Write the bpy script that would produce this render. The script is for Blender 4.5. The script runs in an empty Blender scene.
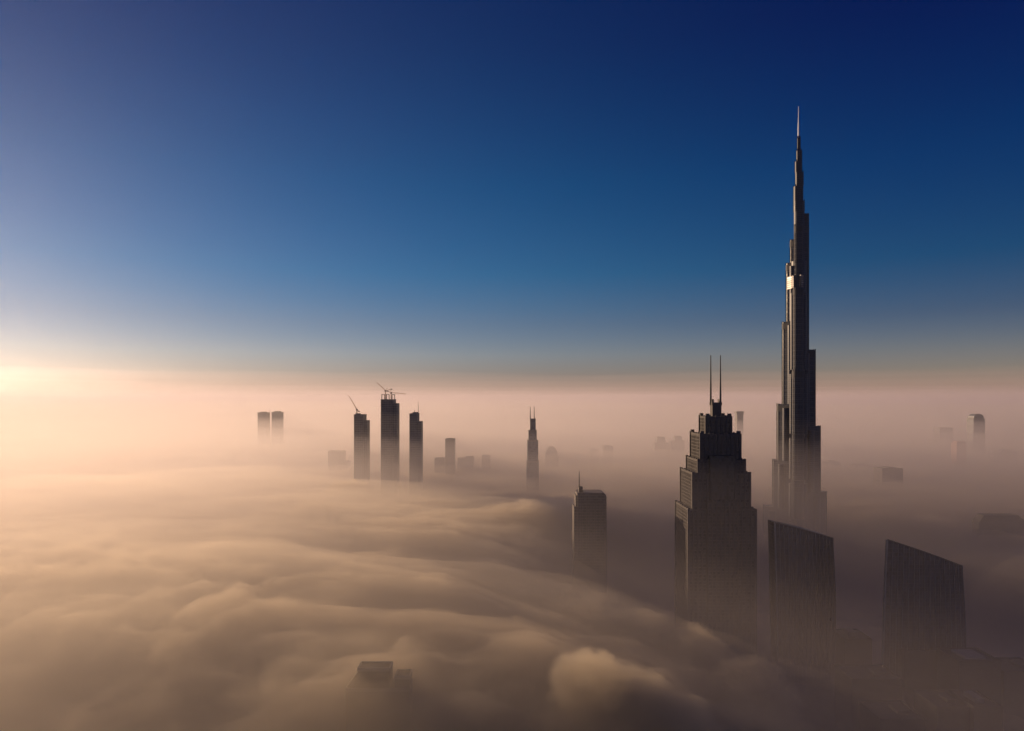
import bpy, bmesh, math, random
from mathutils import noise, Vector, Matrix

S = bpy.context.scene
COL = S.collection
R = math.radians
H = 320.0            # camera height above the ground (m)
F = 683.0            # focal length in pixels of the 1024 px wide frame
SUN_AZ, SUN_EL = -46.5, 10.0
RND = random.Random(5)

# ------------------------------------------------------------------ camera
cam = bpy.data.cameras.new('camera')
cam_o = bpy.data.objects.new('camera', cam)
COL.objects.link(cam_o)
S.camera = cam_o
cam_o.location = (0, 0, H)
cam_o.rotation_euler = (R(90), 0, 0)
cam.sensor_width = 36
cam.lens = 36 * F / 1024
cam.shift_y = 34.5 / 1024
cam.clip_start = 1.0
cam.clip_end = 2e5

# ------------------------------------------------------------------ sky and sun
W = bpy.data.worlds.new('World')
S.world = W
W.use_nodes = True
nt = W.node_tree
bg = nt.nodes['Background']
N, LK = nt.nodes.new, nt.links.new
sky = N('ShaderNodeTexSky')
sky.sky_type = 'NISHITA'
sky.sun_disc = False
sky.sun_elevation = R(SUN_EL)
sky.sun_rotation = R(SUN_AZ)
sky.air_density, sky.dust_density, sky.ozone_density = 1.0, 0.0, 2.0
gam = N('ShaderNodeGamma')
gam.inputs[1].default_value = 1.3
tc = N('ShaderNodeTexCoord')
sp = N('ShaderNodeSeparateXYZ')
LK(tc.outputs['Generated'], sp.inputs[0])
NEAR_SUN = [(0.0, (.26, .21, .36)), (.035, (.34, .28, .44)), (.065, (.40, .37, .55)), (.11, (.28, .33, .51)), (.18, (.075, .33, .55)), (.30, (.0, .29, .53)), (.46, (.0, .19, .45)), (.7, (.0, .09, .40))]
OFF_SUN = [(0.0, (.64, .46, .66)), (.035, (.68, .52, .72)), (.065, (.56, .46, .65)), (.11, (.30, .33, .55)), (.18, (.06, .29, .56)), (.30, (.0, .22, .57)), (.46, (.0, .085, .46)), (.7, (.0, .03, .40))]
def sky_ramp(stops):
    r = N('ShaderNodeValToRGB')
    els = r.color_ramp.elements
    while len(els) < len(stops):
        els.new(.5)
    for el, (p, c) in zip(els, stops):
        el.position = p
        el.color = (*c, 1)
    LK(sp.outputs[2], r.inputs[0])
    return r
# the sky turns from teal towards navy away from the sun
dot = N('ShaderNodeVectorMath')
dot.operation = 'DOT_PRODUCT'
LK(tc.outputs['Generated'], dot.inputs[0])
dot.inputs[1].default_value = (math.sin(R(SUN_AZ)), math.cos(R(SUN_AZ)), 0)
rng = N('ShaderNodeMapRange')
rng.interpolation_type = 'SMOOTHSTEP'
rng.inputs['From Min'].default_value, rng.inputs['From Max'].default_value = .05, .75
LK(dot.outputs['Value'], rng.inputs['Value'])
ramp = N('ShaderNodeMixRGB')
LK(rng.outputs['Result'], ramp.inputs[0])
LK(sky_ramp(OFF_SUN).outputs[0], ramp.inputs[1])
LK(sky_ramp(NEAR_SUN).outputs[0], ramp.inputs[2])
mul = N('ShaderNodeVectorMath')
mul.operation = 'MULTIPLY'
LK(sky.outputs[0], gam.inputs[0])
LK(gam.outputs[0], mul.inputs[0])
LK(ramp.outputs[0], mul.inputs[1])
LK(mul.outputs[0], bg.inputs[0])
bg.inputs[1].default_value = 0.057

sun = bpy.data.lights.new('sun', 'SUN')
sun_o = bpy.data.objects.new('sun', sun)
COL.objects.link(sun_o)
sun.energy = 5.0
sun.angle = R(.5)
sun.color = (1.0, .68, .42)
sd = Vector((math.sin(R(SUN_AZ)) * math.cos(R(SUN_EL)), math.cos(R(SUN_AZ)) * math.cos(R(SUN_EL)), math.sin(R(SUN_EL))))
sun_o.rotation_euler = sd.to_track_quat('Z', 'Y').to_euler()
sun_o.location = sd * 3000

S.view_settings.view_transform = 'Standard'
S.view_settings.look = 'None'
S.view_settings.exposure = 0.1
S.view_settings.gamma = 1.0
S.render.engine = 'CYCLES'
S.cycles.use_denoising = True
S.cycles.volume_bounces = 2
S.cycles.max_bounces = 8
S.cycles.transparent_max_bounces = 256
S.cycles.sample_clamp_indirect = 8

# ------------------------------------------------------------------ materials
def mat_base(name):
    m = bpy.data.materials.new(name)
    m.use_nodes = True
    t = m.node_tree
    return m, t, t.nodes['Principled BSDF']

def math_node(t, op, a, b=None, c=None):
    n = t.nodes.new('ShaderNodeMath')
    n.operation = op
    for i, v in enumerate((a, b, c)):
        if v is None:
            continue
        if isinstance(v, (int, float)):
            n.inputs[i].default_value = v
        else:
            t.links.new(v, n.inputs[i])
    return n.outputs[0]

def plain(name, col, rough=.6, metal=0.0, var=.25, scale=.15):
    m, t, b = mat_base(name)
    tcn = t.nodes.new('ShaderNodeTexCoord')
    nz = t.nodes.new('ShaderNodeTexNoise')
    nz.inputs['Scale'].default_value = scale
    nz.inputs['Detail'].default_value = 5
    t.links.new(tcn.outputs['Object'], nz.inputs['Vector'])
    mx = t.nodes.new('ShaderNodeMixRGB')
    mx.inputs[1].default_value = (*[c * (1 - var) for c in col], 1)
    mx.inputs[2].default_value = (*[min(1, c * (1 + var)) for c in col], 1)
    t.links.new(nz.outputs['Fac'], mx.inputs[0])
    t.links.new(mx.outputs[0], b.inputs['Base Color'])
    b.inputs['Roughness'].default_value = rough
    b.inputs['Metallic'].default_value = metal
    return m

def facade(name, wall, glass, floor=3.8, bay=3.0, band=.32, pier=.25, wrough=.7, grough=.22, gmetal=0.0, spec=.5):
    """floors and bays cut into wall and glass, each pane a little different"""
    m, t, b = mat_base(name)
    tcn = t.nodes.new('ShaderNodeTexCoord')
    s = t.nodes.new('ShaderNodeSeparateXYZ')
    t.links.new(tcn.outputs['Object'], s.inputs[0])
    geo = t.nodes.new('ShaderNodeNewGeometry')
    gn = t.nodes.new('ShaderNodeSeparateXYZ')
    t.links.new(geo.outputs['Normal'], gn.inputs[0])
    u = math_node(t, 'DIVIDE', math_node(t, 'ADD', s.outputs[0], math_node(t, 'MULTIPLY', s.outputs[1], .93)), bay)
    v = math_node(t, 'DIVIDE', s.outputs[2], floor)
    fu, fv = math_node(t, 'FRACT', u), math_node(t, 'FRACT', v)
    mu = math_node(t, 'GREATER_THAN', fu, pier)
    mv = math_node(t, 'GREATER_THAN', fv, band)
    up = math_node(t, 'LESS_THAN', math_node(t, 'ABSOLUTE', gn.outputs[2]), .6)
    win = math_node(t, 'MULTIPLY', math_node(t, 'MULTIPLY', mu, mv), up)
    cv = t.nodes.new('ShaderNodeCombineXYZ')
    t.links.new(math_node(t, 'FLOOR', u), cv.inputs[0])
    t.links.new(math_node(t, 'FLOOR', v), cv.inputs[1])
    wn = t.nodes.new('ShaderNodeTexWhiteNoise')
    wn.noise_dimensions = '2D'
    t.links.new(cv.outputs[0], wn.inputs['Vector'])
    g = t.nodes.new('ShaderNodeMixRGB')
    g.inputs[1].default_value = (*[c * .55 for c in glass], 1)
    g.inputs[2].default_value = (*[c * 1.5 for c in glass], 1)
    t.links.new(wn.outputs['Value'], g.inputs[0])
    nz = t.nodes.new('ShaderNodeTexNoise')
    nz.inputs['Scale'].default_value = .06
    nz.inputs['Detail'].default_value = 6
    t.links.new(tcn.outputs['Object'], nz.inputs['Vector'])
    w = t.nodes.new('ShaderNodeMixRGB')
    w.inputs[1].default_value = (*[c * .7 for c in wall], 1)
    w.inputs[2].default_value = (*[c * 1.25 for c in wall], 1)
    t.links.new(nz.outputs['Fac'], w.inputs[0])
    mx = t.nodes.new('ShaderNodeMixRGB')
    t.links.new(win, mx.inputs[0])
    t.links.new(w.outputs[0], mx.inputs[1])
    t.links.new(g.outputs[0], mx.inputs[2])
    t.links.new(mx.outputs[0], b.inputs['Base Color'])
    rr = math_node(t, 'ADD', math_node(t, 'MULTIPLY', win, grough - wrough), wrough)
    rr = math_node(t, 'ADD', rr, math_node(t, 'MULTIPLY', math_node(t, 'MULTIPLY', wn.outputs['Value'], win), .10))
    t.links.new(rr, b.inputs['Roughness'])
    if gmetal:
        t.links.new(math_node(t, 'MULTIPLY', win, gmetal), b.inputs['Metallic'])
    b.inputs['Specular IOR Level'].default_value = spec
    return m

def volume(name, col, den, g):
    m = bpy.data.materials.new(name)
    m.use_nodes = True
    t = m.node_tree
    t.nodes.clear()
    o = t.nodes.new('ShaderNodeOutputMaterial')
    v = t.nodes.new('ShaderNodeVolumePrincipled')
    v.inputs['Color'].default_value = (*col, 1)
    v.inputs['Density'].default_value = den
    v.inputs['Anisotropy'].default_value = g
    v.inputs['Density Attribute'].default_value = ''
    t.links.new(v.outputs[0], o.inputs['Volume'])
    return m

M = dict(
    sand=plain('sandy_ground', (.06, .052, .046), .9, 0, .5, .01),
    concrete=plain('raw_concrete', (.20, .19, .18), .8),
    steel=plain('dark_steel', (.06, .06, .065), .5, .6),
    spire=plain('spire_steel', (.55, .55, .56), .35, .9),
    mech=plain('louvred_mechanical_floor', (.035, .04, .05), .7),
    roof=plain('flat_roof_gravel', (.07, .065, .06), .9),
    roof_pale=plain('pale_roof_screed', (.30, .28, .26), .9),
    crane=plain('crane_paint', (.28, .10, .03), .5),
    tall=facade('reflective_curtain_wall', (.06, .072, .10), (.018, .028, .05), 3.6, 1.4, .22, .2, .5, .40, .0, .35),
    fin=plain('stainless_fin', (.07, .08, .10), .6, .3, .1),
    flash=facade('glint_glazing', (.05, .045, .045), (.22, .18, .15), 3.6, 2.9, .3, .18, .6, .38, 0, .7),  # warm pale tone chosen for the added sun glint panels
    twin=facade('stone_and_dark_glass', (.06, .055, .055), (.03, .034, .042), 3.9, 2.6, .1, .08, .5, .25),
    stone=plain('brown_stone', (.085, .077, .075), .8),
    sail=facade('sky_tinted_glass', (.05, .055, .065), (.035, .048, .078), 3.9, 2.4, .08, .10, .4, .14, .3, .8),  # blue of the reflected sky is put into the glass colour
    sailfin=plain('aluminium_fin', (.22, .24, .27), .35, .7),
    office=facade('brown_office_facade', (.15, .13, .12), (.055, .055, .06), 3.8, 2.6, .3, .22, .7, .28),
    grey=facade('grey_apartment_facade', (.26, .25, .24), (.07, .075, .085), 3.6, 3.4, .36, .3, .8, .3),
    blue=facade('blue_glass_facade', (.18, .19, .20), (.07, .09, .12), 3.7, 2.0, .2, .15, .5, .25),
    shell=facade('unfinished_concrete_facade', (.22, .21, .20), (.05, .055, .065), 3.8, 3.6, .26, .22, .85, .5),
    pink=plain('pink_plaster', (.62, .34, .28), .8),
    low=facade('low_block_facade', (.06, .055, .053), (.03, .03, .034), 3.6, 3.0, .4, .35, .85, .35),
)

# ------------------------------------------------------------------ mesh helpers
class MB:
    """collects shapes and links them as one mesh"""
    def __init__(self):
        self.v, self.f, self.mi = [], [], []
    def raw(self, vs, fs, mi=0):
        o = len(self.v)
        self.v += [tuple(p) for p in vs]
        for f in fs:
            self.f.append(tuple(o + i for i in f))
            self.mi.append(mi)
        return self
    def prism(self, pts, z0, z1, mi=0, top=None):
        """pts: anticlockwise outline in x,y; z1 may be a list of heights"""
        n = len(pts)
        zt = z1 if isinstance(z1, (list, tuple)) else [z1] * n
        vs = [(x, y, z0) for x, y in pts] + [(p[0], p[1], z) for p, z in zip(top or pts, zt)]
        fs = [(i, (i + 1) % n, n + (i + 1) % n, n + i) for i in range(n)]
        fs += [tuple(range(n - 1, -1, -1)), tuple(range(n, 2 * n))]
        return self.raw(vs, fs, mi)
    def box(self, x0, x1, y0, y1, z0, z1, mi=0):
        return self.prism([(x0, y0), (x1, y0), (x1, y1), (x0, y1)], z0, z1, mi)
    def bar(self, a, b, w, mi=0, sides=4, w2=None):
        a, b = Vector(a), Vector(b)
        q = (b - a).to_track_quat('Z', 'Y')
        vs = []
        for p, r in ((a, w), (b, w if w2 is None else w2)):
            for k in range(sides):
                t = 2 * math.pi * (k + .5) / sides
                vs.append(p + q @ Vector((math.cos(t) * r, math.sin(t) * r, 0)))
        fs = [(i, (i + 1) % sides, sides + (i + 1) % sides, sides + i) for i in range(sides)]
        fs += [tuple(range(sides - 1, -1, -1)), tuple(range(sides, 2 * sides))]
        return self.raw(vs, fs, mi)
    def build(self, name, mats, parent=None, smooth=False):
        me = bpy.data.meshes.new(name)
        me.from_pydata(self.v, [], self.f)
        for m in (mats if isinstance(mats, (list, tuple)) else [mats]):
            me.materials.append(m)
        for p, i in zip(me.polygons, self.mi):
            p.material_index = i
        me.update()
        if smooth:
            me.set_sharp_from_angle(angle=R(40))
            for p in me.polygons:
                p.use_smooth = True
        o = bpy.data.objects.new(name, me)
        COL.objects.link(o)
        if parent:
            o.parent = parent
        return o

def thing(name, label, cat, loc, group=None, rz=0):
    o = bpy.data.objects.new(name, None)
    o.empty_display_size = 5
    COL.objects.link(o)
    o.location = loc
    o.rotation_euler = (0, 0, rz)
    o['label'] = label
    o['category'] = cat
    if group:
        o['group'] = group
    return o

def px(x, D):
    return (x - 512) * D / F

def pz(y, D):
    return H + (400 - y) * D / F

# ------------------------------------------------------------------ ground
def ground():
    mb = MB()
    mb.raw([(-12000, -5000, 0), (12000, -5000, 0), (12000, 12500, 0), (-12000, 12500, 0)], [(0, 1, 2, 3)])
    o = mb.build('ground', M['sand'])
    o['kind'] = 'structure'
ground()

# ------------------------------------------------------------------ the tallest tower: three stepped wings round a core
def capsule(ang, r, w, n=12, inner=0.0):
    """plan of one wing: from the core out to r (rounded nose), half width w"""
    u = Vector((math.cos(ang), math.sin(ang)))
    p = Vector((-u.y, u.x))
    c = u * (r - w)
    pts = [u * inner - p * w]
    for k in range(n + 1):
        t = -math.pi / 2 + math.pi * k / n
        pts.append(c + u * (math.cos(t) * w) + p * (math.sin(t) * w))
    pts.append(u * inner + p * w)
    return [(q.x, q.y) for q in pts]

def supertall():
    D = 1184.0
    root = thing('supertall_tower', 'tallest tower, tapering in steps to a needle spire far above the fog', 'skyscraper', (px(798.8, D), D, 0), None, R(-22.8))
    wings = {
        'left': (R(150), [(130, 64), (214, 47), (313, 39), (457, 29.5), (559, 22.5), (599, 15.4)]),
        'right': (R(28), [(161, 48), (275, 37.5), (407, 28.8), (642, 17.2)]),
        'front': (R(-93), [(120, 56), (185, 49), (262, 42), (372, 34), (512, 26), (622, 16)]),
    }
    for key, (ang, tiers) in wings.items():
        z0 = 0
        for i, (z1, ext) in enumerate(tiers):
            ext *= .925
            ca = abs(math.cos(ang)) if key != 'front' else 1.0
            w = 9.5 if ext > 30 else (8.5 if ext > 20 else 6.8)
            r = (ext - w) / ca + w
            mb = MB()
            mb.prism(capsule(ang, r, w, 14), z0, z1)
            # narrower shoulder bays either side of the nose, stepping down a little earlier
            u = Vector((math.cos(ang), math.sin(ang)))
            p = Vector((-u.y, u.x))
            if r - w > 14:
                for s in (-1, 1):
                    c = u * max(6, r - w - 12) + p * s * (w - 1)
                    ring = [(c.x + 6.0 * math.cos(2 * math.pi * k / 16), c.y + 6.0 * math.sin(2 * math.pi * k / 16)) for k in range(16)]
                    mb.prism(ring, z0, z1 - 7)
            # floor ledges that show as fine rings round the nose
            z = max(z0, 150) + 5
            while z < z1 - 4:
                mb.prism(capsule(ang, r + .3, w + .3, 14, 1.0), z, z + 1.1, 1)
                z += 9
            t = mb.build('wing_tier', [M['tall'], M['fin']], root, True)
            # bright vertical fins up the nose
            fb = MB()
            for k in range(7):
                th = -math.pi / 2 + math.pi * (k + .5) / 7
                c = u * (r - w) + u * (math.cos(th) * (w + .25)) + p * (math.sin(th) * (w + .25))
                fb.bar((c.x, c.y, z0 + .5), (c.x, c.y, z1 + 1.2), .45)
            fb.build('fin', M['fin'], t)
            # dark louvred plant floors under each setback
            if z1 > 300:
                bb = MB()
                bb.prism(capsule(ang, r + .55, w + .55, 14), z1 - 13, z1 - 3)
                bb.build('plant_floor', M['mech'], t, True)
            z0 = z1 - 22 if False else z1
    mb = MB()
    hexa = [(12.5 * math.cos(2 * math.pi * k / 24), 12.5 * math.sin(2 * math.pi * k / 24)) for k in range(24)]
    mb.prism(hexa, 0, 560)
    hexa = [(8.8 * math.cos(2 * math.pi * k / 24) + .6, 8.8 * math.sin(2 * math.pi * k / 24)) for k in range(24)]
    mb.prism(hexa, 560.0, 646)
    mb.build('core', M['tall'], root, True)
    # flat panels added at the left and front noses, turned to catch the sun's glint
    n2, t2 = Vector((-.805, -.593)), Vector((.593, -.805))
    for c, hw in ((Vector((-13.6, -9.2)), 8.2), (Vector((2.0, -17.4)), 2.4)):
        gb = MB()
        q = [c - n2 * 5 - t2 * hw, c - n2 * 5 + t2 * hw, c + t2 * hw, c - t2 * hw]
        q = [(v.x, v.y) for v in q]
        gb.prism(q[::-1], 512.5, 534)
        gb.build('glint_panel', M['flash'], root)
    # stepped pinnacle
    steps = [(646, 664, 8.8, .2), (664, 690, 7.6, -1.0), (690, 714, 6.5, .8), (714, 733, 5.6, -.7), (733, 752, 4.4, .5), (752, 774, 2.5, 0)]
    for a, b, r, dx in steps:
        mb = MB()
        mb.prism([(dx + r * math.cos(2 * math.pi * k / 16), r * math.sin(2 * math.pi * k / 16)) for k in range(16)], a, b)
        for k in range(6):
            t = 2 * math.pi * k / 6
            mb.bar((dx + r * math.cos(t), r * math.sin(t), a + .5), (dx + r * math.cos(t), r * math.sin(t), b + 3), .7)
        mb.build('pinnacle_stage', M['tall'], root, True)
    for dx, dy, za, zb, r in ((4.2, -3, 646, 706, 2.6), (-4.6, -2, 646, 690, 2.4)):
        mb = MB()
        mb.prism([(dx + r * math.cos(2 * math.pi * k / 12), dy + r * math.sin(2 * math.pi * k / 12)) for k in range(12)], za, zb)
        mb.build('pinnacle_turret', M['tall'], root, True)
    mb = MB()
    mb.bar((0, 0, 773.5), (0, 0, 800), 1.75, sides=12, w2=1.5)
    mb.bar((0, 0, 800.0), (0, 0, 829), 1.3, sides=12, w2=.6)
    mb.build('spire', M['spire'], root, True)
supertall()

# ------------------------------------------------------------------ stepped tower with two masts
def stepped_tier(root, cx, w, dy, z0, z1, piers=True, turret=True):
    mb = MB()
    mb.box(cx - w, cx + w, -dy, dy, z0, z1, 0)
    # stone piers and floor bands stand proud of the glass
    if piers:
        n = max(3, round(2 * w / 5.2))
        for k in range(n + 1):
            x = cx - w + 2 * w * k / n
            ww = .9 if k not in (0, n) else 1.5
            for y in (-dy, dy):
                mb.box(x - ww, x + ww, y - .7, y + .7, z0 + .05, z1 + (1.2 if k % 2 else 2.2), 1)
        n = max(3, round(2 * dy / 5.2))
        for k in range(1, n):
            y = -dy + 2 * dy * k / n
            for x in (cx - w, cx + w):
                mb.box(x - .7, x + .7, y - .9, y + .9, z0 + .05, z1 + (1.2 if k % 2 else 2.2), 1)
        z = z0 + 3.9
        while z < z1 - 2:
            mb.box(cx - w - .35, cx + w + .35, -dy - .35, dy + .35, z - .42, z + .42, 1)
            z += 3.9
        mb.box(cx - w - .5, cx + w + .5, -dy - .5, dy + .5, z1 - 1.4, z1 + .9, 1)
    t = mb.build('tower_tier', [M['twin'], M['stone']], root)
    if turret:
        for sx in (-1, 1):
            for sy in (-1, 1):
                c = MB()
                c.box(cx + sx * (w - 1.4) - 1.9, cx + sx * (w - 1.4) + 1.9, sy * (dy - 1.4) - 1.9, sy * (dy - 1.4) + 1.9, z1 + .92, z1 + 4.2)
                c.build('corner_turret', M['stone'], t)
    return t

def twin_mast_tower():
    root = thing('stepped_tower', 'dark stepped tower crowned by two tall parallel masts', 'skyscraper', (240, 809, 0))
    tiers = [(-.3, 38.1, 30, 0, 194.6, False), (-.5, 32.3, 28, 194.6, 235.6, False), (.3, 26.4, 26, 235.6, 250.5, False),
             (.3, 22.6, 22, 250.5, 280, True), (.6, 14.2, 14, 280, 300, True)]
    for cx, w, dy, a, b, tu in tiers:
        stepped_tier(root, cx, w, dy, a, b, True, tu)
    # projecting centre bay that climbs through the setbacks
    mb = MB()
    mb.box(-17, 17, -32.2, -30, 0, 205, 0)
    mb.box(-14, 14, -29.9, -22.2, 205.2, 256, 0)
    for k in range(8):
        x = -17 + 34 * k / 7
        mb.box(x - .7, x + .7, -32.9, -31.9, .1, 207, 1)
    z = 4
    while z < 204:
        mb.box(-17.2, 17.2, -32.5, -31.8, z - .4, z + .4, 1)
        z += 3.9
    mb.build('centre_bay', [M['twin'], M['stone']], root)
    mb = MB()
    mb.box(-4.0, 6.6, -5, 5, 300, 316)
    mb.box(-4.6, 7.2, -5.6, 5.6, 314, 317.2)
    for s in (-3.2, 5.8):
        mb.box(s - 1.1, s + 1.1, -4, 4, 317.2, 321)
    mb.build('lantern', M['stone'], root)
    for x in (-4.6, 6.9):
        mb = MB()
        mb.bar((x, 0, 314), (x, 0, 340), 1.25, sides=8, w2=.95)
        mb.bar((x, 0, 340), (x, 0, 373), .9, sides=8, w2=.5)
        mb.build('mast', M['steel'], root, True)
twin_mast_tower()

# ------------------------------------------------------------------ slab tower with a rounded shoulder and a thin aerial
def rounded_slab():
    D = 900.0
    k = D / F
    root = thing('rounded_slab_tower', 'slab tower with one rounded roof corner and a thin aerial', 'office tower', (px(590, D), D, 0))
    X = lambda x: (x - 590) * k
    ztop = pz(493, D)
    x0, x1, r = X(577.3), X(606.5), 5.5
    prof = [(x0, 0), (x1 + .6, 0), (x1, ztop - r)]
    for q in range(1, 9):
        t = math.pi / 2 * q / 8
        prof.append((x1 - r + r * math.cos(t), ztop - r + r * math.sin(t)))
    prof.append((x0, ztop))
    def slab(y0, y1, pr, mb):
        n = len(pr)
        vs = [(x, y0, z) for x, z in pr] + [(x, y1, z) for x, z in pr]
        fs = [tuple(range(n)), tuple(range(2 * n - 1, n - 1, -1))]
        fs += [((i + 1) % n, i, n + i, n + (i + 1) % n) for i in range(n)]
        mb.raw(vs, fs)
    mb = MB()
    slab(0, 34, prof, mb)
    mb.build('main_slab', M['office'], root)
    mb = MB()
    for q in range(10):
        x = x0 + (x1 - x0 - 2) * (q + .5) / 10
        mb.box(x - .35, x + .35, -.7, -.01, 1, ztop - 14)
    mb.build('fin', M['stone'], root)
    mb = MB()
    mb.box(x0 - .02, x1 - 4, -.5, 34.5, ztop - 13, ztop - 10.5)
    mb.build('cornice', M['stone'], root)
    mb = MB()
    mb.box(X(574.2), x0 - .03, 2, 30, 0, pz(507, D))
    mb.box(X(576.0), x0 - .03, 4, 26, pz(507, D), pz(496, D))
    mb.build('side_slab', M['office'], root)
    mb = MB()
    mb.box(X(579.4), X(583.2), 6, 16, ztop + .01, pz(487.5, D))
    mb.build('lift_house', M['stone'], root)
    mb = MB()
    mb.bar((X(580), 10, pz(488, D)), (X(580), 10, pz(472, D)), .75, sides=8, w2=.35)
    mb.build('aerial', M['steel'], root)
rounded_slab()

# ------------------------------------------------------------------ two sail shaped towers with slanting roofs
def sail_tower(label, D, xl0, xl1, xr0, xr1, yl, yr, bulge, depth, cut, group):
    """xl0/xl1 left edge at foot and roof, xr0/xr1 right edge, yl/yr roofline, all measured in the photograph and set out at distance D"""
    k = D / F
    xc = (xl0 + xr0) / 2
    root = thing('sail_tower', label, 'office tower', (px(xc, D), D, 0), group)
    X = lambda x: (x - xc) * k
    zl, zr = pz(yl, D), pz(yr, D)
    nu, nv = 24, 16
    def pt(u, v, back):
        top = zl + (zr - zl) * u + .8 * math.sin(math.pi * u)
        left = X(xl0) + (X(xl1) - X(xl0)) * v ** 1.6
        right = X(xr0) + (X(xr1) - X(xr0)) * v + 3.2 * math.sin(math.pi * min(1, v * 1.05)) * .8
        x = left + (right - left) * u
        c = 4 * u * (1 - u)
        y = -bulge * c if not back else depth - bulge * .1 * c - cut * (1 - u)
        return (x, y, top * v)
    vs, fs = [], []
    for back in (0, 1):
        for j in range(nv + 1):
            for i in range(nu + 1):
                vs.append(pt(i / nu, j / nv, back))
    n = nu + 1
    o = n * (nv + 1)
    for j in range(nv):
        for i in range(nu):
            a = j * n + i
            fs.append((a, a + 1, a + n + 1, a + n))
            fs.append((o + a + 1, o + a, o + a + n, o + a + n + 1))
        a = j * n
        fs.append((a, a + n, o + a + n, o + a))
        a = j * n + nu
        fs.append((a + n, a, o + a, o + a + n))
    for i in range(nu):
        a = nv * n + i
        fs.append((a, a + 1, o + a + 1, o + a))
    MB().raw(vs, fs).build('glass_body', M['sail'], root, True)
    # vertical fins running up the curved front
    fb = MB()
    nf = 15
    for q in range(nf + 1):
        u = q / nf
        for j in range(nv):
            a, b = Vector(pt(u, j / nv, 0)), Vector(pt(u, (j + 1) / nv, 0))
            off = Vector((0, -.35, 0))
            fb.bar(a + off, b + off + Vector((0, 0, .8 if j == nv - 1 else 0)), .34)
    fb.build('fin', M['sailfin'], root)
    # parapet along the slanting roof edge
    pb = MB()
    for i in range(nu):
        a, b = Vector(pt(i / nu, 1, 0)), Vector(pt((i + 1) / nu, 1, 0))
        pb.bar(a + Vector((0, -.2, .4)), b + Vector((0, -.2, .4)), .8)
    pb.build('parapet', M['stone'], root)
    # side blade on the sunny edge
    sb = MB()
    for j in range(nv):
        a, b = Vector(pt(0, j / nv, 0)), Vector(pt(0, (j + 1) / nv, 0))
        sb.bar(a + Vector((-.3, 0, 0)), b + Vector((-.3, 0, 0)), 1.1)
    sb.build('edge_blade', M['sailfin'], root)
    return root
sail_tower('curved dark glass tower with sloping roof, in front of the tallest tower', 773, 778, 775, 834, 833, 523, 538.5, 5, 40, 18, 'sail shaped towers')
sail_tower('ribbed dark glass tower with steeply slanting roof, standing apart in the gap', 700, 882.5, 887.3, 964, 962.3, 540, 566.5, 4, 40, 37, 'sail shaped towers')

# ------------------------------------------------------------------ generic towers
def blocks(name, label, cat, D, parts, fm='grey', depth=30, group=None, rz=0, roofgear=True, ref=None):
    """parts: (kind, x0, x1, ytop, ybottom or None, inset) measured in the photograph, set out in metres at distance D"""
    k = D / F
    xs = [p[1] for p in parts] + [p[2] for p in parts]
    xc = (min(xs) + max(xs)) / 2
    root = thing(name, label, cat, (px(xc, D), D + depth / 2, 0), group, rz)
    for p in parts:
        kind, x0, x1, yt, yb = p[:5]
        ins = p[5] if len(p) > 5 else 0
        m = p[6] if len(p) > 6 else fm
        a, b = (x0 - xc) * k, (x1 - xc) * k
        z1 = pz(yt, D)
        z0 = 0 if yb is None else pz(yb, D)
        y0, y1 = -depth / 2 + ins, depth / 2 - ins
        mb = MB()
        if kind.endswith('dome'):
            n = 10
            pr = [(a, z0)] + [(b, z0)] + [((a + b) / 2 + (b - a) / 2 * math.cos(math.pi * q / n), z0 + .3 * (z1 - z0) + .7 * (z1 - z0) * math.sin(math.pi * q / n)) for q in range(n + 1)]
            N_ = len(pr)
            vs = [(x, y0, z) for x, z in pr] + [(x, y1, z) for x, z in pr]
            fs = [tuple(range(N_)), tuple(range(2 * N_ - 1, N_ - 1, -1))] + [((i + 1) % N_, i, N_ + i, N_ + (i + 1) % N_) for i in range(N_)]
            mb.raw(vs, fs)
            mb.build('rounded_roof', M[m], root)
            continue
        if kind == 'mast':
            c = (a + b) / 2
            mb.bar((c, 0, z0), (c, 0, z1), (b - a) / 2 + .2, sides=6, w2=(b - a) / 4)
            mb.build('mast', M['steel'], root)
            continue
        if kind == 'wedge':
            zr = pz(p[7], D)
            mb.prism([(a, y0), (b, y0), (b, y1), (a, y1)], z0, [z1, zr, zr, z1])
            mb.build('sloping_roof', M[m], root)
            continue
        mb.box(a, b, y0, y1, z0, z1)
        t = mb.build(kind, M[m], root)
        if roofgear and (b - a) > 9 and kind in ('tower_body', 'wing_block', 'upper_block'):
            pb = MB()
            e = .35
            for q in ((a - e, b + e, y0 - e, y0 + .5), (a - e, b + e, y1 - .5, y1 + e), (a - e, a + .5, y0 + .5, y1 - .5), (b - .5, b + e, y0 + .5, y1 - .5)):
                pb.box(*q, z1 - 1.0, z1 + 1.2)
            pb.build('parapet', M[m if m in ('low', 'office') else 'concrete'], t)
    return root

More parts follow.
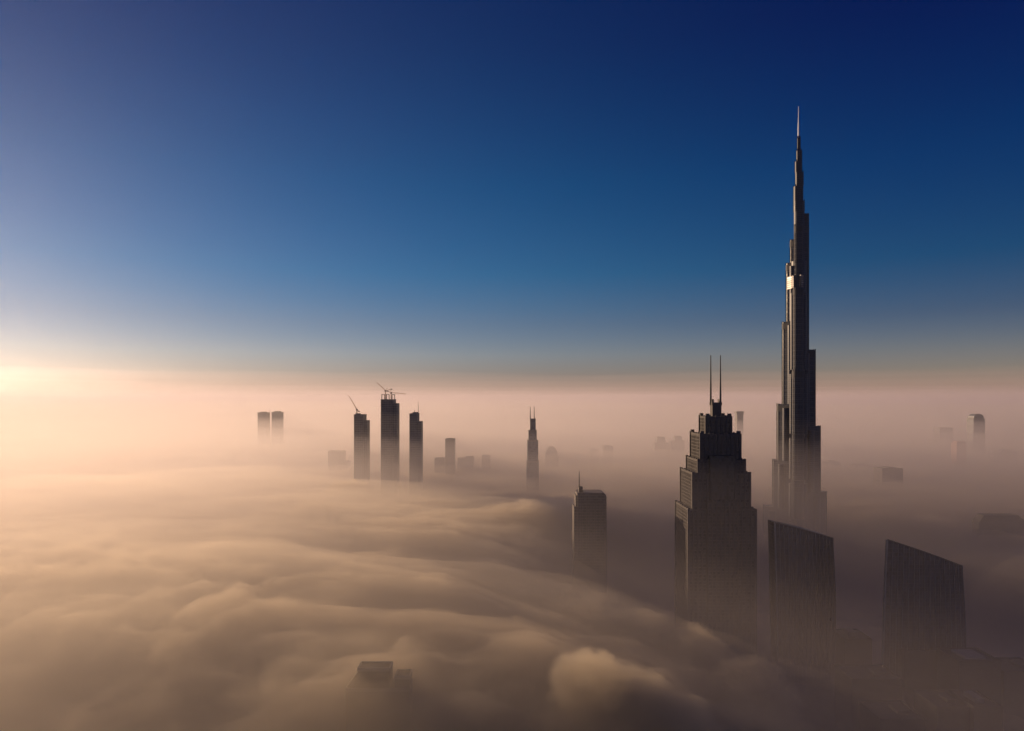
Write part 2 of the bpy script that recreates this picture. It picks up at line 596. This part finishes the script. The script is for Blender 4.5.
G3 = 'tall towers under construction'
D3 = 1450
blocks('unfinished_tower', 'unfinished tower left of the tallest one of three, leaning crane on roof', 'skyscraper', D3,
       [('tower_body', 353.9, 363.2, 415, None, 0), ('wing_block', 363.25, 366.8, 420.5, None, 3), ('roof_hut', 354.6, 358, 413.4, 414.9, 8, 'concrete')], 'shell', 34, G3)
root = blocks('unfinished_tower', 'tallest unfinished tower of the three, open columns and cranes on top', 'skyscraper', D3,
       [('tower_body', 380.8, 393, 399.8, None, 0), ('wing_block', 393.05, 396.8, 403.2, None, 3)], 'shell', 38, G3)
for x in (381.6, 386.2, 391.8):
    mb = MB()
    kk = D3 / F
    for y in (-16, 16):
        c = (x - 388.8) * kk
        mb.box(c - .7, c + .7, y - .7, y + .7, pz(399.8, D3) + .01, pz(394.8, D3))
    c = (x - 388.8) * kk
    mb.box(c - 1.0, c + 1.0, -17, 17, pz(394.8, D3) + .01, pz(394.8, D3) + 1.2)
    mb.build('column_frame', M['concrete'], root)
blocks('unfinished_tower', 'unfinished tower right of the tallest one of three, notched roof with thin masts', 'skyscraper', D3,
       [('tower_body', 409.4, 417.2, 414, None, 0), ('wing_block', 417.25, 421, 421.5, None, 3), ('mast', 413.2, 413.7, 409.5, 414), ('mast', 417.0, 417.5, 402, 421), ('roof_hut', 412, 416.5, 412.2, 413.9, 8, 'concrete')], 'shell', 34, G3)

def crane(label, x, yroof, yhub, tip, tail, D):
    """luffing tower crane: tip and tail of the jib measured in the photograph, set out at distance D"""
    k = D / F
    zr = pz(yroof, D)
    root = thing('tower_crane', label, 'crane', (px(x, D), D + 12, zr + .02), 'cranes on the unfinished towers')
    h = pz(yhub, D) - zr
    mb = MB()
    for sx in (-1, 1):
        for sy in (-1, 1):
            mb.bar((sx * .8, sy * .8, 0), (sx * .8, sy * .8, h), .28)
    nseg = max(2, int(h / 2.5))
    for q in range(nseg):
        a, b = h * q / nseg, h * (q + 1) / nseg
        mb.bar((-.8, -.8, a), (.8, -.8, b), .14)
        mb.bar((.8, .8, a), (-.8, .8, b), .14)
    mb.build('mast', M['crane'], root)
    mb = MB()
    mb.box(-1.8, 1.8, -1.6, 1.6, h, h + 2.6)
    mb.build('cab', M['steel'], root)
    tx, tz = (tip[0] - x) * k, pz(tip[1], D) - zr
    mb = MB()
    for sy in (-.6, .6):
        mb.bar((0, sy, h + 1.5), (tx, sy * .3, tz), .38)
    mb.bar((0, 0, h + 3), (tx, 0, tz + .3), .32)
    mb.build('jib', M['crane'], root)
    tx, tz = (tail[0] - x) * k, pz(tail[1], D) - zr
    mb = MB()
    mb.bar((0, 0, h + 1.5), (tx, 0, tz), .5)
    mb.build('counter_jib', M['crane'], root)
    mb = MB()
    mb.box(tx - 1.6, tx + 1.6, -1.3, 1.3, tz - 1.6, tz + .8)
    mb.build('counterweight', M['concrete'], root)
    mb = MB()
    mb.bar((0, 0, h + 2.6), (tx * .35, 0, h + 8), .3)
    mb.build('a_frame', M['crane'], root)
crane('crane with steep jib on the left one of three unfinished towers', 355.6, 413.4, 410.5, (347.4, 395.5), (357.6, 411.3), D3)
crane('crane with raised jib pointing left on the tallest unfinished tower', 384.5, 399.8, 391.5, (375.8, 382.5), (390.4, 389), D3)
crane('crane with low jib pointing right on the tallest unfinished tower', 390.2, 399.8, 393.5, (405, 394), (386.8, 391.0), D3)

blocks('apartment_tower', 'faint pale tower, left of the two twin towers in bright fog', 'tower block', 2350,
       [('tower_body', 257.6, 266.0, 412.8, None, 0), ('lift_house', 259.5, 264, 411.8, 412.7, 6)], 'grey', 36, 'far twin towers')
blocks('apartment_tower', 'faint pale tower, right of the two twin towers in bright fog', 'tower block', 2350,
       [('tower_body', 271.6, 280, 412.4, None, 0), ('lift_house', 273.5, 278, 411.2, 412.3, 6)], 'grey', 36, 'far twin towers')
blocks('lattice_mast', 'thin mast rising between the two faint twin towers', 'mast', 2380, [('mast', 269.1, 269.8, 409.5, None)], 'grey', 6)
blocks('stepped_block', 'blurred bulky block with a stepped right shoulder beside the unfinished towers', 'tower block', 1750,
       [('tower_body', 328, 342.5, 451.8, None, 0), ('wing_block', 342.55, 347.4, 462, None, 3)], 'grey', 36)
blocks('slab_block', 'plain narrow slab right of the unfinished towers', 'tower block', 1650,
       [('tower_body', 445.2, 454.4, 439.4, None, 0), ('lift_house', 447, 452, 438.4, 439.3, 7)], 'office', 30)
blocks('low_block', 'low dim block touching the left side of the narrow slab', 'building', 1700, [('tower_body', 434.5, 444.6, 458.8, None, 0)], 'office', 30)
blocks('low_block', 'pair of low dim roofs just right of the narrow slab', 'building', 1750,
       [('tower_body', 457.5, 465, 458.8, None, 0), ('wing_block', 465.05, 473.5, 457.2, None, 2)], 'office', 30)
blocks('low_block', 'small square block between the narrow slab and the pointed tower', 'building', 1800, [('tower_body', 481.8, 490.2, 456, None, 0)], 'office', 28)

DS = 1420
blocks('pointed_tower', 'slim tapering tower with two fine masts alone in the mid distance', 'skyscraper', DS,
       [('tower_body', 526.6, 538.8, 462, None, 0), ('upper_block', 527.4, 538.2, 441, 462, 2), ('upper_block', 528.6, 536.8, 431, 441, 4), ('upper_block', 530.2, 535.8, 419.4, 431, 7),
        ('mast', 530.0, 530.9, 406.8, 420), ('mast', 534.0, 534.9, 406.8, 420)], 'blue', 28)
blocks('domed_block', 'low block with a rounded roof just right of the pointed tower', 'building', 1900,
       [('tower_body', 545.7, 558.6, 457, None, 0), ('dome', 545.7, 557.6, 446.8, 457, 0, 'office')], 'office', 40)
blocks('low_block', 'tiny faint roof right of the rounded roof in pink haze', 'building', 2100, [('tower_body', 591, 598, 450.3, None, 0), ('roof_hut', 593, 595, 449, 450.2, 6)], 'grey', 30)
blocks('low_block', 'faint square block above and right of the rounded slab tower', 'building', 2050, [('tower_body', 603.7, 613.4, 446.5, None, 0), ('roof_hut', 606, 610, 445.3, 446.4, 6)], 'office', 34)
blocks('hazy_tower', 'faint tower with a stepped top, left of a pair beside the dark stepped tower', 'tower block', 2050,
       [('tower_body', 655, 668.6, 443, None, 0), ('upper_block', 657.5, 665.5, 437.4, 443, 5)], 'blue', 34, 'hazy pair beside the stepped tower')
blocks('hazy_tower', 'faint taller tower, right of a pair beside the dark stepped tower', 'tower block', 2050,
       [('tower_body', 671.5, 684.6, 441, None, 0), ('upper_block', 675.5, 682.5, 436.8, 441, 5)], 'blue', 34, 'hazy pair beside the stepped tower')
blocks('thin_tower', 'thin faint tower with a flat cap between the two tallest dark towers', 'tower block', 2300,
       [('tower_body', 737.2, 743.4, 413.5, None, 1), ('cap_slab', 736.6, 744, 411.4, 413.5, 0)], 'grey', 22)

blocks('low_block', 'faint low block close to the right side of the tallest tower', 'building', 1850, [('tower_body', 826, 841, 462.5, None, 0), ('roof_hut', 831, 837, 461, 462.4, 6)], 'office', 34)
blocks('low_block', 'faint low block with a step, second from the tallest tower', 'building', 1800, [('tower_body', 855, 872.5, 466.5, None, 0), ('wing_block', 858, 867, 464.8, 466.5, 5)], 'office', 34)
blocks('low_block', 'square dim block in fog above the ribbed slanting tower', 'building', 1450, [('tower_body', 882.2, 903, 469, None, 0), ('roof_hut', 889, 897, 467.6, 468.9, 7)], 'office', 36)
blocks('capped_tower', 'tall hazy tower with a rounded cap near the right edge', 'tower block', 2150,
       [('tower_body', 973.5, 985, 419, None, 0), ('dome', 974.4, 984.2, 413.8, 419, 2, 'blue'), ('wing_block', 971, 987.5, 457, None, -3)], 'blue', 32)
blocks('hazy_slab', 'very faint slab left of the pink building near the right edge', 'tower block', 2450, [('tower_body', 940, 953, 428, None, 0)], 'blue', 34)
blocks('pink_building', 'small pale pink building in front of hazy towers near the right edge', 'building', 1950,
       [('tower_body', 956.8, 966.2, 443, None, 0), ('roof_hut', 957.6, 965.4, 441.4, 443, 4, 'pink')], 'pink', 26)
blocks('low_block', 'faint wide block at the right edge beside the capped tower', 'building', 2000, [('tower_body', 998, 1018, 452, None, 0), ('wing_block', 1003, 1012, 450, 452, 5)], 'blue', 34)
blocks('mound_building', 'broad dark building with sloping shoulders at the right edge', 'building', 1060,
       [('tower_body', 979, 1027, 523, None, 0), ('wedge', 979, 983.5, 523, 523, 0, 'low', 516), ('upper_block', 983.55, 1019, 516, 523, 0), ('wedge', 1019.05, 1027, 516, 523, 0, 'low', 522.5)], 'low', 16)
blocks('low_block', 'barely visible smudge of a roof, left of two in the bright fog', 'building', 1980, [('tower_body', 158, 186, 461, None, 0), ('wing_block', 166, 180, 459, 461, 5)], 'grey', 40, 'roofs lost in the bright fog')
blocks('low_block', 'barely visible smudge of a roof, right of two in the bright fog', 'building', 1980, [('tower_body', 219, 243, 462, None, 0), ('wing_block', 222, 233, 459.5, 462, 5)], 'grey', 40, 'roofs lost in the bright fog')

# dark shape just under the fog surface in the foreground
blocks('sunken_tower', 'dark tower top drowned just below the fog surface in the foreground', 'tower block', 440,
       [('tower_body', 346, 409, 690, None, 0), ('wedge', 346.5, 357, 688, 690, 2, 'mech', 673), ('upper_block', 357.05, 389, 671, 690, 2, 'mech'), ('upper_block', 394.5, 409, 679, 690, 2, 'mech')], 'mech', 15)

# dark low city in the gap of the fog, lower right
LOW = [
    ('wide low block with a pale roof edge under the ribbed slanting tower', 905, 956, 652, 690, 'pale'),
    ('dark block with a pale roof strip at the right of the fog gap', 959, 1001, 662, 650, 'pale'),
    ('dark narrow block at the bottom edge of the fog gap', 937, 970, 708, 590, None),
    ('dark block with a roof hut in the bottom right corner', 974, 1003, 708, 585, 'hut'),
    ('long low dark block below the curved glass tower', 852, 902, 680, 640, None),
    ('small dark block at the foot of the curved glass tower', 845, 872, 640, 770, 'hut'),
    ('dark block at the right edge of the fog gap', 1004, 1046, 672, 655, None),
    ('low dark block at the bottom edge, left of the narrow one', 880, 925, 720, 560, None),
]
for lab, x0, x1, yt, D, ex in LOW:
    parts = [('tower_body', x0, x1, yt, None, 0)]
    w = x1 - x0
    if ex == 'pale':
        parts.append(('roof_slab', x0 + w * .25, x1 - w * .25, yt - 2.5, yt, 7, 'roof_pale'))
    elif ex == 'hut':
        parts.append(('roof_hut', x0 + w * .3, x0 + w * .6, yt - 5, yt, 9, 'concrete'))
    else:
        parts.append(('roof_hut', x0 + w * .55, x0 + w * .8, yt - 3, yt, 10, 'roof'))
    blocks('low_city_block', lab, 'building', D, parts, 'low', 34, 'low city blocks in the fog gap')

# ------------------------------------------------------------------ air: haze, mist and the sea of fog
G_ = .63
def vbox(name, x0, x1, y0, y1, z0, z1, m):
    o = MB().box(x0, x1, y0, y1, z0, z1).build(name, m)
    o['kind'] = 'stuff'
    return o
vbox('haze', -12400, 12400, -5400, 12900, -1, 845, volume('thin_haze', (.80, .84, .96), 1.7e-5, .72))


def axis(n, lo, hi, c, s):
    a, b = math.asinh((lo - c) / s), math.asinh((hi - c) / s)
    return [c + s * math.sinh(a + (b - a) * i / (n - 1)) for i in range(n)]

def sig(t):
    return 1 / (1 + math.exp(max(-40, min(40, -t))))

def gap(x, y, wd=32):
    """1 where the fog thins out round the near towers, 0 in the open sea of fog"""
    wob = 66 * noise.noise((x / 230, y / 230, 7)) + 40 * noise.noise((x / 95, y / 95, 3)) + 14 * noise.noise((x / 38, y / 38, 13))
    xl = (165 + .21 * (600 - y) if y < 600 else max(84, 165 - .93 * (y - 600))) + wob
    return sig((x - xl) / wd) * sig((945 + wob + 290 * sig((x - 230) / 50) * sig((590 - x) / 50) - 130 * sig((x - 640) / 40) - y) / 45)

PUFFS = [(-320, 1340, 158, 46)]

def near_only(y):
    return sig((1900 - y) / 250)

def bank_top(x, y):
    g = gap(x, y)
    far = 1 / (1 + (y / 7000) ** 2)
    wx = x + 60 * noise.noise((x / 300, y / 300, 11))
    wy = y + 60 * noise.noise((x / 300, y / 300, 17))
    a = noise.fractal((wx / 620 + wy / 1500, wy / 430, 0), 1.0, 2.0, 3)
    b = noise.fractal((wx / 150, wy / 105, 3), .9, 2.1, 4)
    q = noise.noise((wx / 240, wy / 300, 41))
    for k, (sc, am) in enumerate(((58, 7.0), (27, 3.2), (13, 1.5))):      # cauliflower billows, stronger in some places
        b += am / 13 * (.8 + 1.15 * q) * (1 - 2.4 * abs(noise.noise((wx / sc + .4 * b, wy / sc, 50 + k)))) * near_only(y)
    st = noise.fractal((wx / 330 + wy / 900, (wy + .25 * wx) / 52, 77), .9, 2.1, 3)
    b += .75 * st * sig((y - 560) / 120) * sig((2600 - y) / 400)
    bump = 17 * math.exp(-((x - 66) / 62) ** 2 - ((y - 448) / 58) ** 2) + 15 * math.exp(-((x + 90) / 60) ** 2 - ((y - 430) / 55) ** 2) - 24 * math.exp(-((x + 260) / 150) ** 2 - ((y - 1430) / 120) ** 2)
    g2 = gap(x + 130, y + 60)
    z = -32 * g2 - 54 * sig((395 - y - .12 * x) / 85) - 30 * math.exp(-((x - 770) / 130) ** 2 - ((y - 1040) / 120) ** 2) - 7 * sig((y - 1100) / 60) + bump + 142 + 11 * a * (.25 + .75 * far) + 13 * b * (.15 + .85 * far)
    z = z * (1 - g) + (4 + 13 * b + 9 * a) * g
    for cx, cy, cz, r in PUFFS:
        d = math.hypot(x - cx, y - cy)
        if d < r * 1.6:
            q = d / r + .22 * noise.fractal((x / 26, y / 26, cx), .9, 2.1, 4)
            if q < 1:
                z = max(z, cz - r + r * math.sqrt(max(0, 1 - q * q)) + 2.5 * b)
    return max(6, z)

def veil_top(x, y):
    g = gap(x - 45, y - 45, 75)
    far = 1 / (1 + (y / 7000) ** 2)
    a = noise.fractal((x / 700, y / 500, 21), 1.0, 2.0, 4)
    c = noise.fractal((x / 180 + y / 600, y / 120, 31), .9, 2.1, 4)
    z = 168 - 40 * sig((410 - y) / 90) - 24 * math.exp(-((x + 260) / 170) ** 2 - ((y - 1430) / 130) ** 2) + 22 * a * (.25 + .75 * far) + 10 * c * (.2 + .8 * far)
    return z * (1 - g) + (24 + 8 * a + 8 * c) * g

def fog_body(name, topf, nx, ny, foot, m, e):
    xs = axis(nx, -12000 + e, 12000 - e, 0, 330)
    ys = axis(ny, -5000 + e, 12500 - e, 560, 260)
    vs = [(x, y, topf(x, y)) for y in ys for x in xs] + [(x, y, foot) for y in ys for x in xs]
    o = nx * ny
    fs = []
    for j in range(ny - 1):
        for i in range(nx - 1):
            a = j * nx + i
            fs.append((a, a + 1, a + nx + 1, a + nx))
            fs.append((o + a, o + a + nx, o + a + nx + 1, o + a + 1))
    for i in range(nx - 1):
        fs.append((i, o + i, o + i + 1, i + 1))
        k = (ny - 1) * nx + i
        fs.append((k, k + 1, o + k + 1, o + k))
    for j in range(ny - 1):
        k = j * nx
        fs.append((k, k + nx, o + k + nx, o + k))
        k = j * nx + nx - 1
        fs.append((k, o + k, o + k + nx, k + nx))
    ob = MB().raw(vs, fs).build(name, m, None, True)
    ob['kind'] = 'stuff'
    return ob
def mist_top(x, y):
    # clearer air over the gap round the near towers
    q = max(sig((y - 1040 + .25 * x) / 110), sig((-x - 60 - .1 * y) / 120) * sig((y - 420) / 120))
    far = sig((y - 3500) / 600)
    return 150 + 154 * q + 6 * noise.noise((x / 500, y / 500, 5)) + far * (8 + 44 * noise.noise((x / 2600, y / 2600, 9)) + 14 * noise.noise((x / 700, y / 900, 19)))
# far off the mist climbs higher and thins out upwards, so that land and sky run together
def high_mist_top(top, d0):
    def f(x, y):
        d = math.hypot(x, y)
        return 90 + (top - 90 + .16 * (top - 300) * noise.noise((x / 2200, y / 2200, top))) * sig((d - d0) / (.24 * d0))
    return f
for k, (top, d0, den) in enumerate(((360, 2100, 1.2e-4), (395, 2700, 1.3e-4), (450, 3400, 0.6e-4), (540, 4200, 0.4e-4), (690, 5400, 2.2e-5), (805, 6600, 1.5e-5))):
    fog_body('high_mist', high_mist_top(top, d0), 90, 100, .10 - .02 * k, volume('high_mist', (.96, .88, .93), den, .28), 40 + 30 * k)
fog_body('mist', mist_top, 120, 160, .2, volume('morning_mist', (.97, .90, .90), 2.4e-4, .34), 200)
def deep_mist_top(x, y):
    return mist_top(x, y) * .86
fog_body('mist', deep_mist_top, 120, 160, .7, volume('deep_mist', (.97, .90, .90), 5.2e-4, .37), 600)

def low_mist_top(x, y):
    q = max(sig((y - 1090 + .2 * x) / 90), sig((-x - 90 - .1 * y) / 120) * sig((y - 480) / 120))
    return 40 + 186 * q + 10 * noise.noise((x / 400, y / 400, 15))
fog_body('low_mist', low_mist_top, 120, 160, .3, volume('low_mist', (.97, .90, .88), 1.1e-3, .48), 300)
def thin_mist_top(x, y):
    return 252 + 14 * noise.noise((x / 420, y / 420, 25))
fog_body('thin_mist', thin_mist_top, 100, 120, .6, volume('thin_mist', (.97, .90, .92), 1.25e-4, .36), 500)
fog_body('fog_veil', veil_top, 260, 300, .4, volume('thin_fog', (.99, .90, .76), .0036, G_), 400)
fog_body('fog', bank_top, 540, 700, .8, volume('dense_fog', (.99, .89, .725), .027, G_), 800)

def billow(cx, cy, ztop, r, flat, seed, den=.04):
    """one rounded head of fog boiling up out of the layer: a lumpy closed body"""
    bm = bmesh.new()
    bmesh.ops.create_icosphere(bm, subdivisions=6, radius=1)
    for v in bm.verts:
        n = v.co.normalized()
        q = n * 1.0 + Vector((seed * 3.7, seed * 1.3, 0))
        d = 1 + .20 * noise.noise(q * 1.3)
        for k, (f, am) in enumerate(((2.2, .24), (4.6, .13), (9.5, .07), (19, .035))):
            d += am * (.6 - 1.7 * abs(noise.noise(q * f + Vector((0, 0, k * 9)))))
        v.co = Vector((n.x * d * r, n.y * d * r, n.z * d * r * flat))
    me = bpy.data.meshes.new('fog_billow')
    bm.to_mesh(me)
    bm.free()
    o = bpy.data.objects.new('fog_billow', me)
    me.materials.append(volume('billow_fog', (.99, .89, .71), den, G_))
    COL.objects.link(o)
    o.location = (cx, cy, ztop - r * flat)
    o['kind'] = 'stuff'
for q in [(52, 447, 155, 25, .9, 1, .032), (76, 452, 141, 28, .8, 2, .028), (104, 446, 128, 28, .8, 21, .03), (28, 430, 120, 30, .8, 3, .02),
          (40, 770, 110, 48, .6, 5), (92, 735, 108, 42, .65, 6), (128, 668, 108, 40, .6, 7), (168, 628, 108, 32, .8, 8), (66, 690, 114, 46, .6, 9),
          (196, 560, 100, 36, .7, 10, .03), (-322, 1335, 162, 44, .75, 12), (180, 500, 90, 44, .6, 14, .02),
          (-95, 438, 158, 78, .5, 16, .003)]:
    billow(*q)

# what each body of air, and the ground, is
WHAT = {'ground': ('sandy city ground lying dark under the fog', 'ground'), 'haze': ('thin warm haze filling the whole sky line', 'haze'),
        'high_mist': ('pale far mist climbing above the horizon', 'mist'), 'mist': ('pinkish morning mist over the fog sea', 'mist'),
        'low_mist': ('denser mist lying just above the fog sea', 'mist'), 'thin_mist': ('thin mist hanging round the near towers', 'mist'),
        'fog_veil': ('thin upper veil of the fog sea', 'fog'), 'fog': ('dense rolling sea of tan fog', 'fog'),
        'fog_billow': ('rounded heads of fog boiling out of the fog sea', 'fog')}
for o in COL.objects:
    w = WHAT.get(o.name.split('.')[0])
    if w and o.parent is None:
        o['label'], o['category'] = w
        if o.name.startswith(('fog_billow', 'high_mist')):
            o['group'] = 'fog billows' if 'billow' in o.name else 'layers of far mist'
